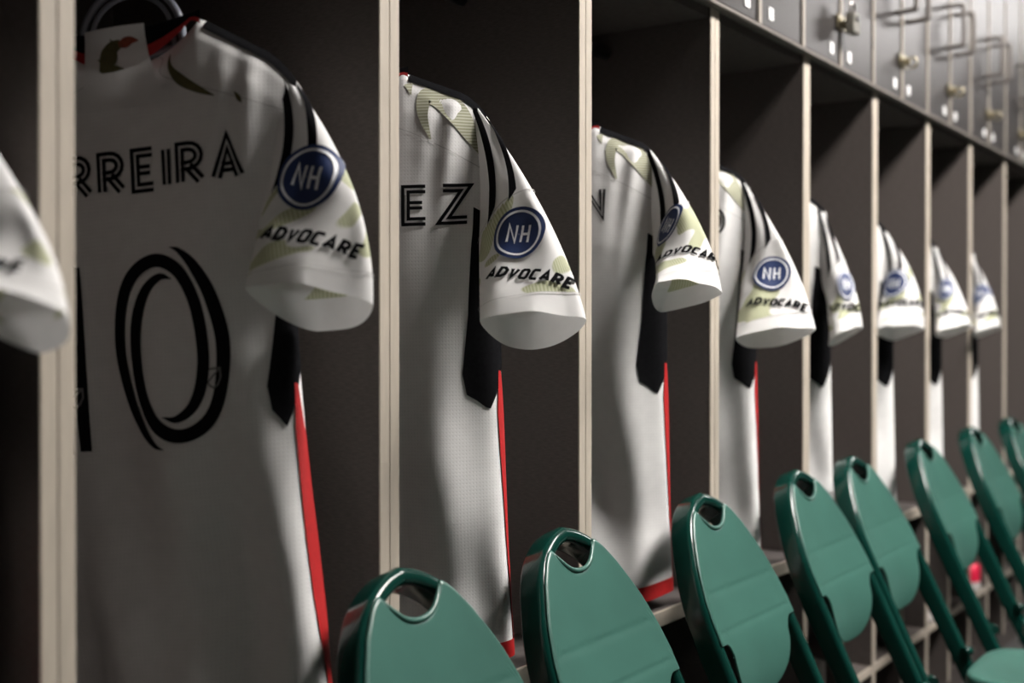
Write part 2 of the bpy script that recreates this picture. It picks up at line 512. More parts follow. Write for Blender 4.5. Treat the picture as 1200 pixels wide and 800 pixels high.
for k in range(-3, 10):
    if cab is None: c = cab = make_cabinet()
    else: c = copy_thing(cab)
    c.location = (1.947 + k * PITCH, FACE - UP, 0)
    if k < 0: c['label'] = 'grey overhead cabinet out of sight above the left lockers, %s from the left' % ORD[k + 3]
    elif k <= 5: c['label'] = ['first grey overhead cabinet in view, its bottom corner above the fourth bay', 'grey overhead cabinet with the black padlock hanging over its doors',
        'third grey overhead cabinet, wire pulls cut by the picture top', 'fourth grey overhead cabinet with two wire pulls fully in view',
        'fifth grey overhead cabinet, with bright tags, near the right edge', 'grey overhead cabinet cut by the right edge of the picture'][k]
    else: c['label'] = 'grey overhead cabinet beyond the right edge, %s of its row' % ORD[k + 3]
so = MB().box(X_MIN, X_MAX, FACE + .02, Y_WALL - .001, UT, CEIL - .001).build('trim_1', M['paint'])
so['kind'] = 'structure'

# the padlock hanging on the second cabinet
def padlock(x, z):
    t = thing('padlock', 'black square padlock hanging on the pale seam between two overhead doors', 'padlock', (x, FACE - UP, z))
    MB().box(-.021, .021, -.034, -.014, -.026, .020, bev=.004).build('body', M['lock'], t)
    MB().tube([(0, -.034, .006), (0, -.037, .006)], .007, 14).build('keyhole', M['dark_metal'], t)
    MB().tube(spline([(-.013, -.024, .018), (-.013, -.024, .034), (-.008, -.024, .042), (.008, -.024, .042), (.013, -.024, .034), (.013, -.024, .018)], 5), .0032, 8).build('shackle', M['steel'], t)
padlock(2.625, EYE + .685)

# ------------------------------------------------------------------ folding chairs
RC = math.radians(25.5)
TOP_Z = 0.820
ARCH = [(0, 0), (.028, -.007), (.057, -.022), (.078, -.040), (.098, -.066), (.117, -.100), (.129, -.125), (.142, -.165), (.149, -.207), (.152, -.245), (.153, -.30), (.1535, -.40), (.154, -.55), (.1545, -.70), (.155, -.895)]
def cplane(p, q, w):
    """back plane: p across, q along the recline (negative down), w towards the sitter; y=0 at the apex"""
    return np.array([p, q * math.sin(RC) - w * math.cos(RC), TOP_Z + q * math.cos(RC) + w * math.sin(RC)])

def make_chair():
    t = thing('folding_chair', 'x', 'chair', (0, 0, 0), 'green folding chairs along the lockers')
    # frame: one deep rounded channel bent over the back and running down to the front feet
    right = spline(ARCH, 6)
    line = [(-p, q) for p, q in right[:0:-1]] + [tuple(v) for v in right]
    line = np.array([(v[0], v[1]) for v in line])
    P, nn = offsets(line)
    th, dp = .021, .040
    prof = []
    for cx, cy, r, a0 in ((th / 2 - .010, -.010, .010, 0), (-th / 2 + .010, -.010, .010, 90), (-th / 2 + .004, -dp + .004, .004, 180), (th / 2 - .004, -dp + .004, .004, 270)):
        for k in range(6):
            a = math.radians(a0 + 90 * k / 5)
            prof.append((cx + r * math.cos(a), cy + r * math.sin(a)))
    nrm = nn if nn[len(nn) // 2][1] > 0 else -nn
    G = np.zeros((len(P), len(prof), 3))
    for i in range(len(P)):
        q = -P[i][1]
        taper = 1.0 if q < .26 else max(.72, 1 - (q - .26) * .6)
        for j, (a, w) in enumerate(prof):
            c = P[i] + nrm[i] * (a - th / 2)
            G[i, j] = cplane(c[0], c[1], w * taper)
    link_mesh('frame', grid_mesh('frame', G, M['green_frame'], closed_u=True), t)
    # backrest panel: upper sheet plus the narrower lobe hanging between the legs
    ph, hb, ht = .053, -.064, -.0275
    INS, NQ, LH = .0055, -.236, .107
    qs = np.array([a[1] for a in ARCH[:10]]); hs = np.array([a[0] for a in ARCH[:10]]) - INS
    pm = float(np.interp(.236, -qs, hs))
    def w_at(p, q, edge):
        hw = min(pm, max(.02, float(np.interp(-q, -qs, hs))))
        w = .0035 - .010 * (1 - min(1, (p / hw) ** 2)) ** 1.2 * min(1, (hw / pm) ** 2) - max(0, (-q - .22)) ** 2 * 2.4
        for g in (-.157, -.218):
            dq = q - g
            w -= .0009 * math.exp(-(dq / (.0022 if dq > 0 else .007)) ** 2)
        return w - .0028 * (1 - min(1.0, edge / .006)) ** 2
    inner = np.array(sorted(set(np.round(np.concatenate([LH * np.sin(np.linspace(-1, 1, 45) * math.pi / 2), [-ph, ph]]), 5))))
    outer = np.linspace(LH, pm, 9)[1:]
    cols = np.concatenate([-outer[::-1], inner, outer])
    bm = bmesh.new()
    def sheet(cs, top, bot, rows):
        vv = []
        for j, p in enumerate(cs):
            q0, q1 = top(p), bot(p)
            col = []
            for i in range(rows + 1):
                q = q0 + (q1 - q0) * i / rows
                side = max(0, float(np.interp(-q, -qs, hs)) - abs(p)) if q > NQ else 1
                col.append(bm.verts.new(cplane(p, q, w_at(p, q, min(side, q0 - q if top is top_q else 1)))))
            vv.append(col)
        for j in range(len(cs) - 1):
            for i in range(rows):
                bm.faces.new((vv[j][i], vv[j + 1][i], vv[j + 1][i + 1], vv[j][i + 1])).smooth = True
    def top_q(p):
        ap = abs(p)
        if ap <= ph:
            x = ap / ph
            return hb + (ht - hb) * (0.45 * x ** 2 + 0.55 * x ** 3)
        return min(float(np.interp(ap, hs, qs)), ht - (ap - ph) * .2)
    sheet(cols, top_q, lambda p: NQ - (.020 * max(0, (1 - (abs(p) - LH) / .022)) ** 2.5 if abs(p) > LH else .020), 84)
    sheet(inner, lambda p: NQ - .020, lambda p: -.334 + .074 * (1 - (1 - min(1, abs(p) / LH) ** 3.0) ** (1 / 2.0)), 30)
    bmesh.ops.remove_doubles(bm, verts=bm.verts, dist=1e-5)
    me = bpy.data.meshes.new('backrest'); bm.to_mesh(me); bm.free(); me.materials.append(M['green_panel'])
    pan = link_mesh('backrest', me, t)
    sol = pan.modifiers.new('thick', 'SOLIDIFY'); sol.thickness = .004; sol.offset = 1.0 if me.polygons[0].normal.y > 0 else -1.0
    # rolled lip around the hand hole
    lip = []
    for x in np.linspace(-.95, .95, 25):
        lip.append(cplane(x * ph, hb + (ht - hb) * (0.45 * abs(x) ** 2 + 0.55 * abs(x) ** 3), -.0005 + .001 * abs(x)))
    MB().tube(lip, [.0034 * min(1, .35 + 3 * (1 - abs(k_ - 12) / 12)) for k_ in range(25)], 8).build('hand_hole_lip', M['green_panel'], t)
    # seat: rounded slab with a turned-down edge
    zs = EYE - .665
    yb, yf = -.255, -.62
    N = 56; ring = []
    for k in range(N):
        a = 2 * math.pi * k / N
        c, s_ = math.cos(a), math.sin(a)
        ex = 2 / 4.5
        px = math.copysign(abs(c) ** ex, c); py = math.copysign(abs(s_) ** ex, s_)
        hw = .154 + .003 * (1 - py) / 2
        ring.append((px * hw, (yb + yf) / 2 + py * (yb - yf) / 2))
    ring = np.array(ring); cen = ring.mean(0)
    levels = [(0.0, -.010), (.5, -.008), (.85, -.003), (.96, 0), (.99, -.003), (1.0, -.010), (1.0, -.030), (.985, -.032), (.5, -.030), (0.0, -.030)]
    G = np.zeros((len(levels), N, 3))
    for i, (sc, dz) in enumerate(levels):
        G[i, :, :2] = cen + (ring - cen) * sc; G[i, :, 2] = zs + dz
    link_mesh('seat', grid_mesh('seat', G, M['green_panel'], closed_u=True), t)
    # rear legs, braces, pivots, rubber feet
    for sx in (-1, 1):
        x = sx * .138
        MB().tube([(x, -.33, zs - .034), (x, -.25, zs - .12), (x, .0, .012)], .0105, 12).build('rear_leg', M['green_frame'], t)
        MB().tube([(sx * .126, -.20, zs - .02), (sx * .142, -.21, zs - .02)], .010, 12).build('pivot', M['green_frame'], t)
        MB().tube([(x, -.003, .016), (x, 0, .0)], .014, 12).build('rubber_foot', M['rubber'], t)
        fx = cplane(.155, -.893, -.02)
        MB().tube([(sx * fx[0] - sx * .008, fx[1], .018), (sx * fx[0] - sx * .008, fx[1] - .004, .0)], .014, 12).build('rubber_foot', M['rubber'], t)
    MB().tube([(-.138, -.06, .14), (.138, -.06, .14)], .007, 10).build('brace', M['green_frame'], t)
    b0 = cplane(.150, -.66, -.02)
    MB().tube([(-b0[0], b0[1], b0[2]), (b0[0], b0[1], b0[2])], .008, 10).build('brace', M['green_frame'], t)
    # pale sticker marks inside the top bend of the channel
    bm = bmesh.new()
    for p0 in (-.020, -.002):
        q = [cplane(p0 + a_, -.0216 - .0006 * k_, w_) for k_ in (0, 1) for a_, w_ in ((0, -.030), (.011, -.030), (.014, -.012), (.003, -.012))]
        v = [bm.verts.new(c_) for c_ in q]
        for f_ in ((0, 1, 2, 3), (7, 6, 5, 4), (0, 4, 5, 1), (1, 5, 6, 2), (2, 6, 7, 3), (3, 7, 4, 0)): bm.faces.new([v[k_] for k_ in f_])
    me = bpy.data.meshes.new('sticker'); bm.to_mesh(me); bm.free(); me.materials.append(M['tag'])
    link_mesh('sticker', me, t)
    return t

chairs = [(0.50, .876, 0, 'green folding chair just showing at the bottom left corner'),
    (1.053, .876, 0, 'nearest green folding chair, blurred, its back in front of the pale divider'),
    (1.398, .876, 0, 'green folding chair below the EZ jersey, second from the left, back fully sharp'),
    (1.828, .876, 0, 'green folding chair in the middle, third from the left, whose whole back and notches show'),
    (2.252, .876, 0, 'fourth green folding chair from the left, right behind the middle one'),
    (2.574, .876, 0, 'fifth green folding chair from the left, close against the fourth, seat in view'),
    (3.085, .876, 0, 'sixth green folding chair from the left, below the narrow blurred jersey sleeves'),
    (3.591, .876, 0, 'seventh green folding chair from the left, with a bright streak on its back'),
    (4.073, .876, 0, 'last green folding chair, cut by the right edge of the picture')]
proto = None
for i, (x, y, rz, lab) in enumerate(chairs):
    if proto is None: c = proto = make_chair()
    else: c = copy_thing(proto)
    c.location = (x, y, 0)
    c.rotation_euler.z = math.radians(rz)
    c['label'] = lab

# ------------------------------------------------------------------ jerseys
SPECS = [   # measured as hung: neck point, heading of the shoulder line, sleeve control points
    dict(base=(0.485, 1.128, 1.327), yaw=28, roll=2, slope=0.4, width=0.95, low=0.8, shoulder=(0.577, 0.955, 1.292), sleeve_mid=(0.567, 0.844, 1.174), cuff_out=(0.545, 0.772, 1.096), cuff_in=(0.492, 0.850, 1.109), lip=0.085, badge=(2.1, 0.46), text_x=-0.03, rot=-4),
    dict(base=(0.902, 1.152, 1.429), yaw=20, roll=4.5, slope=0.62, width=1, low=0.8, shoulder=(0.974, 0.955, 1.374), sleeve_mid=(0.977, 0.882, 1.242), cuff_out=(0.966, 0.842, 1.111), cuff_in=(0.891, 0.953, 1.128), lip=0.085, badge=(1.25, 0.395), text_t=0.715, rot=-9, arm=0.155, deep=0.75),
    dict(base=(1.224, 1.129, 1.431), yaw=32, roll=1, slope=0.38, width=1, low=0.97, shoulder=(1.333, 0.955, 1.391), sleeve_mid=(1.306, 0.849, 1.238), cuff_out=(1.279, 0.769, 1.097), cuff_in=(1.205, 0.877, 1.096), lip=0.085, badge=(1.38, 0.525), text_t=0.765, yaw_far=-6),
    dict(base=(1.753, 1.139, 1.435), yaw=24, roll=0, slope=0.4, width=0.98, low=0.97, shoulder=(1.834, 0.955, 1.391), sleeve_mid=(1.791, 0.872, 1.273), cuff_out=(1.754, 0.807, 1.143), cuff_in=(1.644, 0.862, 1.158), lip=0.085, badge=(1.62, 0.345), text_t=0.68, rot=-12, bx=0.58, yaw_far=-6),
    dict(base=(2.113, 1.136, 1.430), yaw=28, roll=0, slope=0.4, width=1, low=0.97, shoulder=(2.210, 0.955, 1.384), sleeve_mid=(2.172, 0.863, 1.229), cuff_out=(2.136, 0.797, 1.088), cuff_in=(2.053, 0.917, 1.072), lip=0.06, yaw_far=-6),
    dict(base=(2.571, 1.153, 1.417), yaw=15, roll=0, slope=0.4, width=1, low=0.97, shoulder=(2.624, 0.955, 1.371), sleeve_mid=(2.603, 0.897, 1.216), cuff_out=(2.579, 0.861, 1.089), cuff_in=(2.500, 0.888, 1.078), lip=0.06, bx=0.5, yaw_far=-6),
    dict(base=(3.021, 1.152, 1.403), yaw=16, roll=0, slope=0.42, width=1, low=0.97, shoulder=(3.078, 0.955, 1.355), sleeve_mid=(3.063, 0.889, 1.221), cuff_out=(3.036, 0.856, 1.093), cuff_in=(2.966, 0.958, 1.091), lip=0.06, badge=(1.6, 0.38), text_t=0.68, bx=0.85, yaw_far=-6),
    dict(base=(3.470, 1.153, 1.390), yaw=15, roll=0, slope=0.4, width=1, low=0.97, shoulder=(3.523, 0.955, 1.344), sleeve_mid=(3.502, 0.898, 1.216), cuff_out=(3.484, 0.852, 1.099), cuff_in=(3.350, 0.906, 1.087), lip=0.05, badge=(1.5, 0.38), bx=0.6, yaw_far=-6),
    dict(base=(3.897, 1.156, 1.395), yaw=11, roll=0, slope=0.4, width=1, low=0.97, shoulder=(3.936, 0.955, 1.349), sleeve_mid=(3.909, 0.908, 1.222), cuff_out=(3.887, 0.868, 1.096), cuff_in=(3.744, 0.899, 1.088), lip=0.05, badge=(1.6, 0.38), bx=0.6, yaw_far=-6),
]
BACK = [None, ('RREIRA', -.066, '10'), ('EZ', .105, None), ('N', .165, None), ('O', .168, None), None, None, None, None]
JLAB = ['white jersey sleeve cropped by the left picture edge, in front of the thick pale divider',
    'white jersey with a black number 10 on its back, hanging in the first full bay',
    'white jersey lettered EZ on its back, sharp round blue NH patch on its sleeve',
    'white jersey in the third full bay, narrow turned sleeve, red hem just above the bench',
    'white jersey in the fourth full bay, two black stripes running down to its wide sleeve',
    'white jersey in the fifth full bay, seen nearly side-on with a wide black side panel',
    'white blurred jersey in the sixth full bay, sleeve wide with its round patch facing out',
    'small blurred white jersey in the seventh full bay, sleeve turned sideways beside black cloth',
    'farthest white jersey in sight, small blurred sleeve before the last dividers']

def sgnpow(x, e): return np.sign(x) * np.abs(x) ** e

class Torso:
    HEM = -.80
    def __init__(self, sp, seed):
        ph, ro = math.radians(sp['yaw']), math.radians(sp['roll'])
        w = np.array([math.sin(ph), -math.cos(ph), 0]); up = np.array([0, 0, 1.])
        self.n = np.array([-math.cos(ph), -math.sin(ph), 0])
        self.w = w * math.cos(ro) + up * math.sin(ro); self.up = up * math.cos(ro) - w * math.sin(ro)
        self.O = np.array(sp['base']); self.slope = sp['slope']
        pl = math.radians(sp.get('yaw_far', sp['yaw']))             # the far shoulder bends round inside the bay
        self.wl = np.array([math.sin(pl), -math.cos(pl), 0]) * math.cos(ro) + up * math.sin(ro)
        self.deep = sp.get('deep', 1.0)
        self.rng = np.random.RandomState(seed)
        self.ph = self.rng.uniform(0, 6.28, 12)
        self.ws = sp['width']; self.low = sp['low']
    def h(self, a):
        a = np.abs(a)
        return np.where(a < .09, -.042 * (1 - (a / .09) ** 2), -self.slope * (a - .09)) - 14 * np.clip(a - .165 * self.ws, 0, 1) ** 2
    def along(self, a):
        k = np.clip(a / .06 * .5 + .5, 0, 1)[..., None]
        k = k * k * (3 - 2 * k)
        return a[..., None] * (self.w * k + self.wl * (1 - k))
    def W(self, v): return np.interp(v, [0, .10, .24, .45, .8, 1], [.205, .212, .220, .221, .226, .232]) * self.ws * np.interp(v, [.08, .35], [1, self.low])
    def T(self, v): return np.interp(v, [0, .01, .03, .07, .13, .25, .5, 1], [.004, .014, .023, .032, .040, .050, .054, .058]) * np.interp(v, [0, .3], [1, self.deep])
    def folds(self, a, z):
        p = self.ph; d = -z
        g = np.clip((d - .10) / .5, 0, 1)
        f = .0050 * np.sin(a * 34 + p[0] + d * 5.0) * g
        f += .0040 * np.sin(a * 61 + p[1] - d * 7 + .6 * np.sin(d * 9 + p[2])) * g
        f += .0060 * g * np.sin(a * 22 - d * 17 + p[3]) * np.clip((d - .38) / .3, 0, 1)
        # slant folds rising from the hem
        s = (a * .75 + d * .55) * 30 + p[4]
        f += .0035 * np.sin(s) ** 3 * np.clip((d - .45) / .25, 0, 1)
        # drag lines down from the shoulder ends
        f += .0055 * np.exp(-((np.abs(a) - .165 + d * .12) / .012) ** 2) * np.clip(1 - d / .33, 0, 1) * np.clip(d / .05, 0, 1)
        f += .0030 * np.exp(-((np.abs(a) - .130 + d * .10) / .012) ** 2) * np.clip(1 - d / .25, 0, 1) * np.clip(d / .05, 0, 1)
        return f * 1.9
    def surf(self, psi, v, off=0.0):
        def base(psi, v):
            ex = 2 / 2.6
            ca, sa = sgnpow(np.cos(psi), ex), sgnpow(np.sin(psi), ex)
            a = self.W(v) * ca
            hh = self.h(self.W(0) * ca)
            z = hh * (1 - v) + (self.HEM + .012 * np.cos(psi * 2)) * v
            n = self.T(v) * sa + self.folds(a, z) * np.clip(np.abs(sa) * 1.4, 0, 1) * np.sign(sa + 1e-9) * np.clip(v / .06, 0, 1)
            return self.O + self.along(a) + n[..., None] * self.n + z[..., None] * self.up
        P = base(psi, v)
        if off:
            e = 2e-3
            v1, v0 = np.minimum(v + e, 1), np.maximum(v - e, 0)
            du = base(psi + e, v) - base(psi - e, v); dv = base(psi, v1) - base(psi, v0)
            N = np.cross(du, dv); N /= np.linalg.norm(N, axis=-1, keepdims=True) + 1e-12
            out = np.cos(psi)[..., None] * self.w * .3 + np.sin(psi)[..., None] * self.n
            N *= np.sign((N * out).sum(-1, keepdims=True) + 1e-9)
            P = P + N * off
        return P
    def back(self, xy, off):
        """metres (right, up from the neck point) on the back -> cloth"""
        x, z = xy[:, 0], xy[:, 1]
        v = np.clip(-z / .8, 0, 1)
        for _ in range(4):
            u = np.clip(x / self.W(v), -.995, .995)
            hh = self.h(self.W(0) * u)
            v = np.clip((hh - z) / (hh - self.HEM), 0, 1)
        psi = np.arccos(np.clip(np.sign(u) * np.abs(u) ** 1.3, -1, 1))
        return self.surf(psi, v, off)

class Sleeve:
    def __init__(self, tor, sp, side=1, seed=0):
        self.rng = np.random.RandomState(seed + 5)
        self.p = self.rng.uniform(0, 6.28, 6)
        if side > 0:
            S, Mi, E, I = [np.array(sp[k]) for k in ('shoulder', 'sleeve_mid', 'cuff_out', 'cuff_in')]
        else:   # hidden sleeve on the far side hangs straight down
            S = tor.O - .203 * sp['width'] * tor.wl + tor.h(np.array(.205)) * tor.up
            Mi = tor.O - .232 * tor.wl - .17 * tor.up
            E = tor.O - .242 * tor.wl - .33 * tor.up; I = tor.O - .125 * tor.wl - .34 * tor.up + .03 * tor.n
        sw = tor.w if side > 0 else tor.wl
        self.S = S - sw * side * .022 * sp['width'] + tor.up * .004; self.M = Mi; self.E = E
        arm = tor.O + side * sp.get('arm', .188) * sp['width'] * sw + (-.215) * tor.up
        self.I0 = arm; self.I2 = I
        self.e0 = tor.n
        ax = E - I; ax /= np.linalg.norm(ax)
        view = np.array([-.82, -.57, 0]) if side > 0 else tor.n
        hz = view - ax * view.dot(ax); hz /= np.linalg.norm(hz)
        b = math.radians(28)
        e = hz * math.cos(b) + np.array([0, 0, math.sin(b)])
        self.e2 = e / np.linalg.norm(e)
        self.lip = sp['lip'] if side > 0 else .05
    def surf(self, th, t, off=0.0):
        def base(th, t):
            t_ = t[..., None]
            l0 = (t_ - .5) * (t_ - 1) / .5; l1 = t_ * (t_ - 1) / -.25; l2 = t_ * (t_ - .5) / .5
            Oc = self.S * l0 + self.M * l1 + self.E * l2
            k = np.clip(t_, 0, 1)
            mid = self.I0 * .5 + self.I2 * .5 + self.e2 * .006
            Ic = self.I0 * l0 + mid * l1 + self.I2 * l2
            C = (Oc + Ic) / 2; H = (Oc - Ic) / 2
            sm = k * k * (3 - 2 * k)
            e = self.e0 * (1 - sm) + self.e2 * sm
            e = e / np.linalg.norm(e, axis=-1, keepdims=True)
            p = 2.3 - .72 * k[..., 0] ** 2
            c, s = np.cos(th), np.sin(th)
            cx = np.sign(c) * np.abs(c) ** (2 / p); sx = np.sign(s) * np.abs(s) ** (2 / p)
            rn = np.interp(t, [0, .25, .55, .85, 1], [.014, .019, .019, .022, .022])
            rf = np.interp(t, [0, .25, .55, .85, 1], [.018, .032, .036, .045, self.lip * .95])
            f = .0025 * np.sin(th * 3 + self.p[0] + t * 4) * np.clip(t * 2, 0, 1) + .0020 * np.sin(th * 5 + self.p[1] - t * 9)
            f += .0025 * np.sin(t * 16 + th * 2 + self.p[2]) * np.exp(-((t - .42) / .12) ** 2)
            r = np.where(sx > 0, rn, rf) * sx + f * np.sign(sx) * np.clip(np.abs(sx) * 1.5, 0, 1)
            return C + H * cx[..., None] + e * r[..., None], C, e
        P, C, e = base(th, t)
        if off:
            d = 2e-3
            du = base(th + d, t)[0] - base(th - d, t)[0]; dv = base(th, t + d)[0] - base(th, t - d)[0]
            N = np.cross(du, dv); N /= np.linalg.norm(N, axis=-1, keepdims=True) + 1e-12
            N *= np.sign((N * (P - C)).sum(-1, keepdims=True) + 1e-9)
            P = P + N * off
        return P
    def front(self, xy, thc, tc, off, rot=0.0):
        """lay a flat print on the sleeve: metres in the tangent plane at (thc, tc) -> cloth"""
        d = 2e-3
        o_, one = np.array([thc]), np.array([tc])
        c = self.surf(o_, one)[0]
        N = np.cross((self.surf(o_ + d, one) - self.surf(o_ - d, one))[0], (self.surf(o_, one + d) - self.surf(o_, one - d))[0])
        N /= np.linalg.norm(N)
        N *= np.sign(N.dot(self.e2) + 1e-9)
        a = np.cross([0, 0, 1.], N); a /= np.linalg.norm(a)
        b = np.cross(N, a)
        r = math.radians(rot)
        a, b = a * math.cos(r) + b * math.sin(r), b * math.cos(r) - a * math.sin(r)
        A, T_ = np.meshgrid(np.linspace(.08, math.pi - .08, 90), np.linspace(.15, 1.0, 60))
        P = self.surf(A, T_) - c
        U, V = (P @ a).ravel(), (P @ b).ravel()
        k = np.array([np.argmin((U - x) ** 2 + (V - y) ** 2) for x, y in xy])
        th, t = A.ravel()[k].copy(), T_.ravel()[k].copy()
        for _ in range(6):
            P0 = self.surf(th, t) - c
            Jt = (self.surf(th + d, t) - self.surf(th - d, t)) / (2 * d); Jv = (self.surf(th, t + d) - self.surf(th, t - d)) / (2 * d)
            a11, a12, a21, a22 = Jt @ a, Jv @ a, Jt @ b, Jv @ b
            r1, r2 = xy[:, 0] - P0 @ a, xy[:, 1] - P0 @ b
            det = a11 * a22 - a12 * a21
            det = np.where(np.abs(det) < 1e-5, 1e-5, det)
            th = np.clip(th + .8 * np.clip((r1 * a22 - r2 * a12) / det, -.1, .1), .05, math.pi - .05)
            t = np.clip(t + .8 * np.clip((a11 * r2 - a21 * r1) / det, -.03, .03), .05, 1.0)
        return self.surf(th, t, off)

def tapered(points, n=8):
    """(x, z, width) control points -> centre line and widths"""
    s = np.array(spline(points, n))
    return s[:, :2], np.maximum(s[:, 2], .0004)

def decal(name, ink, fn, loc, mats, parent):
    V = np.array(ink.V)
    P = fn(V) - loc
    me = poly_mesh(name, P, ink.F, mats, ink.mi, V)
    return link_mesh(name, me, parent)

def patch(name, surf, u0, u1, v0, v1, nu, nv, off, loc, m, parent, shape=None):
    """strip between parameter lines; shape(f) gives (u0, u1) along the length"""
    f = np.linspace(0, 1, nv + 1); g = np.linspace(0, 1, nu + 1)
    V = v0 + (v1 - v0) * f
    lo = np.array([shape(x)[0] if shape else u0 for x in f]); hi = np.array([shape(x)[1] if shape else u1 for x in f])
    U = lo[:, None] + (hi - lo)[:, None] * g[None]
    VV = np.repeat(V[:, None], nu + 1, 1)
    P = surf(U, VV, off) - loc
    return link_mesh(name, grid_mesh(name, P, m, uv=np.stack([U * .1, VV * .5], -1)), parent)

def number_zero(ink, cx, cy, k):
    A = [(310, 745, 1), (272, 727, 18), (222, 672, 36), (172, 572, 44), (141, 420, 46), (160, 270, 46), (212, 170, 45), (297, 128, 44), (382, 172, 44), (436, 280, 44), (453, 420, 44), (440, 530, 42), (405, 612, 34), (355, 650, 24), (308, 640, 1)]
    B = [(664 - x, 834 - y, w) for x, y, w in A]
    for S_ in (A, B):
        pts = [(cx + (x - 332) * k, cy - (y - 417) * k, w * k) for x, y, w in S_]
        c, w = tapered(pts, 6)
        ink.ribbon(c, w, step=.008)

def crest(ink, x, y, s, mi=1):
    ink.ribbon([(x - s * .45, y + s * .5), (x + s * .45, y + s * .5), (x + s * .45, y), (x + s * .25, y - s * .38), (x, y - s * .55), (x - s * .25, y - s * .38), (x - s * .45, y)], s * .10, True, mi=mi)
    ink.ribbon([(x - s * .38, y - s * .22), (x + s * .42, y + s * .46)], s * .09, mi=mi)

def make_jersey(i, sp):
    T = Torso(sp, 11 + i * 7)
    loc = T.O + T.HEM * T.up
    root = thing('soccer_jersey', JLAB[i], 'jersey', loc, 'white jerseys hanging in the lockers')
    near = i in (1, 2, 3, 4)
    nu, nv = (200, 150) if near else (96, 60)
    ps = np.linspace(0, 2 * math.pi, nu, endpoint=False)
    vs = np.concatenate([np.linspace(0, .06, 14)[:-1] ** 1.0, np.linspace(.06, 1, nv - 13)])
    PS, VS = np.meshgrid(ps, vs)
    P = T.surf(PS, VS)
    a = (P - T.O) @ T.w; z = (P - T.O) @ T.up
    torso = link_mesh('torso', grid_mesh('torso', P - loc, M['white'], closed_u=True, uv=np.stack([a, z], -1)), root)
    # shaped pieces sewn in or printed on the torso
    def black_side(f):
        up = np.interp(f, [0, .2, .55, .85, .95, 1], [.62, .66, .70, .78, .74, .50] if i != 1 else [.1, .25, .50, .66, .62, .45])
        lo = np.interp(f, [0, .5, .8, 1], [-.5, -.40, .10, .42])
        return lo, up
    patch('side_panel', T.surf, 0, 0, .20, .545, 14, 40, .0012, loc, M['black'], torso, black_side)
    def pipe(f):
        c = np.interp(f, [0, .3, 1], [.16, .10, -.12]) - (.55 if i > 4 else 0); wd = np.interp(f, [0, .15, .6, 1], [.05, .14, .13, .12])
        return c - wd, c + wd
    patch('side_piping', T.surf, 0, 0, .47, .985, 6, 50, .0016, loc, M['red'], torso, pipe)
    patch('hem_band', T.surf, -1.1, 1.35, .968, 1.0, 40, 3, .0018, loc, M['red'], torso)
    # collar: black rib with red lower edge, following the neck
    x = np.linspace(-.098, .098, 41)
    def collar_grid(lo, hi, off):
        rows = []
        for kk in np.linspace(0, 1, 5):
            zt = .006 - .016 * (1 - (x / .1) ** 2); zb = T.h(x) - .004
            zc = zt + (zb - zt) * (lo + (hi - lo) * kk)
            nrm = .014 + .014 * (1 - (x / .1) ** 2) + off
            rows.append(T.O + T.along(x) + zc[:, None] * T.up + nrm[:, None] * T.n)
        return np.array(rows) - loc
    link_mesh('collar_rib', grid_mesh('collar_rib', collar_grid(0, .80, .004), M['black']), torso)
    link_mesh('collar_trim', grid_mesh('collar_trim', collar_grid(.72, 1.15, .006), M['red']), torso)
    if i == 1:
        def wide(zz): return np.interp(zz, [-.10, -.085, -.065, -.045, -.02, .02], [.078, .058, .045, .041, .038, .037])
        rows = []
        for zz in np.linspace(-.006, -.095, 14):
            hw = wide(zz)
            xx = np.linspace(-1, 1, 15) * hw
            zc = zz + 0 * xx
            base = T.back(np.stack([xx, np.minimum(zc, T.h(xx) - .010)], -1), .0060)
            free = T.O + xx[:, None] * T.w + zc[:, None] * T.up + (.036 + .004 * np.cos(xx * 40))[:, None] * T.n
            kk = np.clip((-zz - .040) / .05, 0, 1)
            rows.append(free * (1 - kk) + base * kk)
        G = np.array(rows) - loc
        tab = link_mesh('collar_tab', grid_mesh('collar_tab', G, M['plain'], uv=np.zeros((14, 15, 2))), torso)
        # small emblem printed on the tab
        ik = Ink()
        dz = -.004
        c, w = tapered([(-.022, -.050 + dz, .003), (-.014, -.043 + dz, .014), (-.006, -.034 + dz, .022), (.000, -.026 + dz, .016), (.010, -.022 + dz, .009)], 5); ik.ribbon(c, w, mi=0)
        for q in range(5):
            c, w = tapered([(-.016 + q * .0045, -.040 + q * .0045 + dz, .004), (-.021 + q * .0045, -.036 + q * .005 + dz, .001)], 2); ik.ribbon(c, w, mi=0)
        c, w = tapered([(-.020, -.0505 + dz, .003), (-.004, -.048 + dz, .008), (.009, -.050 + dz, .001)], 4); ik.ribbon(c, w, mi=0)
        c, w = tapered([(.008, -.024 + dz, .006), (.015, -.022 + dz, .012), (.022, -.020 + dz, .009), (.031, -.021 + dz, .001)], 5); ik.ribbon(c, w, mi=1)
        def on_tab(V):
            zz, xx = V[:, 1], V[:, 0]
            fr = (-.006 - zz) / .089 * 13; fc = (xx / wide(zz) + 1) * 7
            r0 = np.clip(fr.astype(int), 0, 12); c0 = np.clip(fc.astype(int), 0, 13)
            dr, dc = (fr - r0)[:, None], (fc - c0)[:, None]
            q = G[r0, c0] * (1 - dr) * (1 - dc) + G[r0 + 1, c0] * dr * (1 - dc) + G[r0, c0 + 1] * (1 - dr) * dc + G[r0 + 1, c0 + 1] * dr * dc
            return q + T.n * .0015 + loc
        decal('emblem_print', ik, on_tab, loc, [M['olive'], M['rust']], torso)
    bk = lambda off: (lambda V: T.back(V, off))
    # black shoulder stripe from collar to sleeve head
    xs_ = np.linspace(.098, .200, 24)
    rows = []
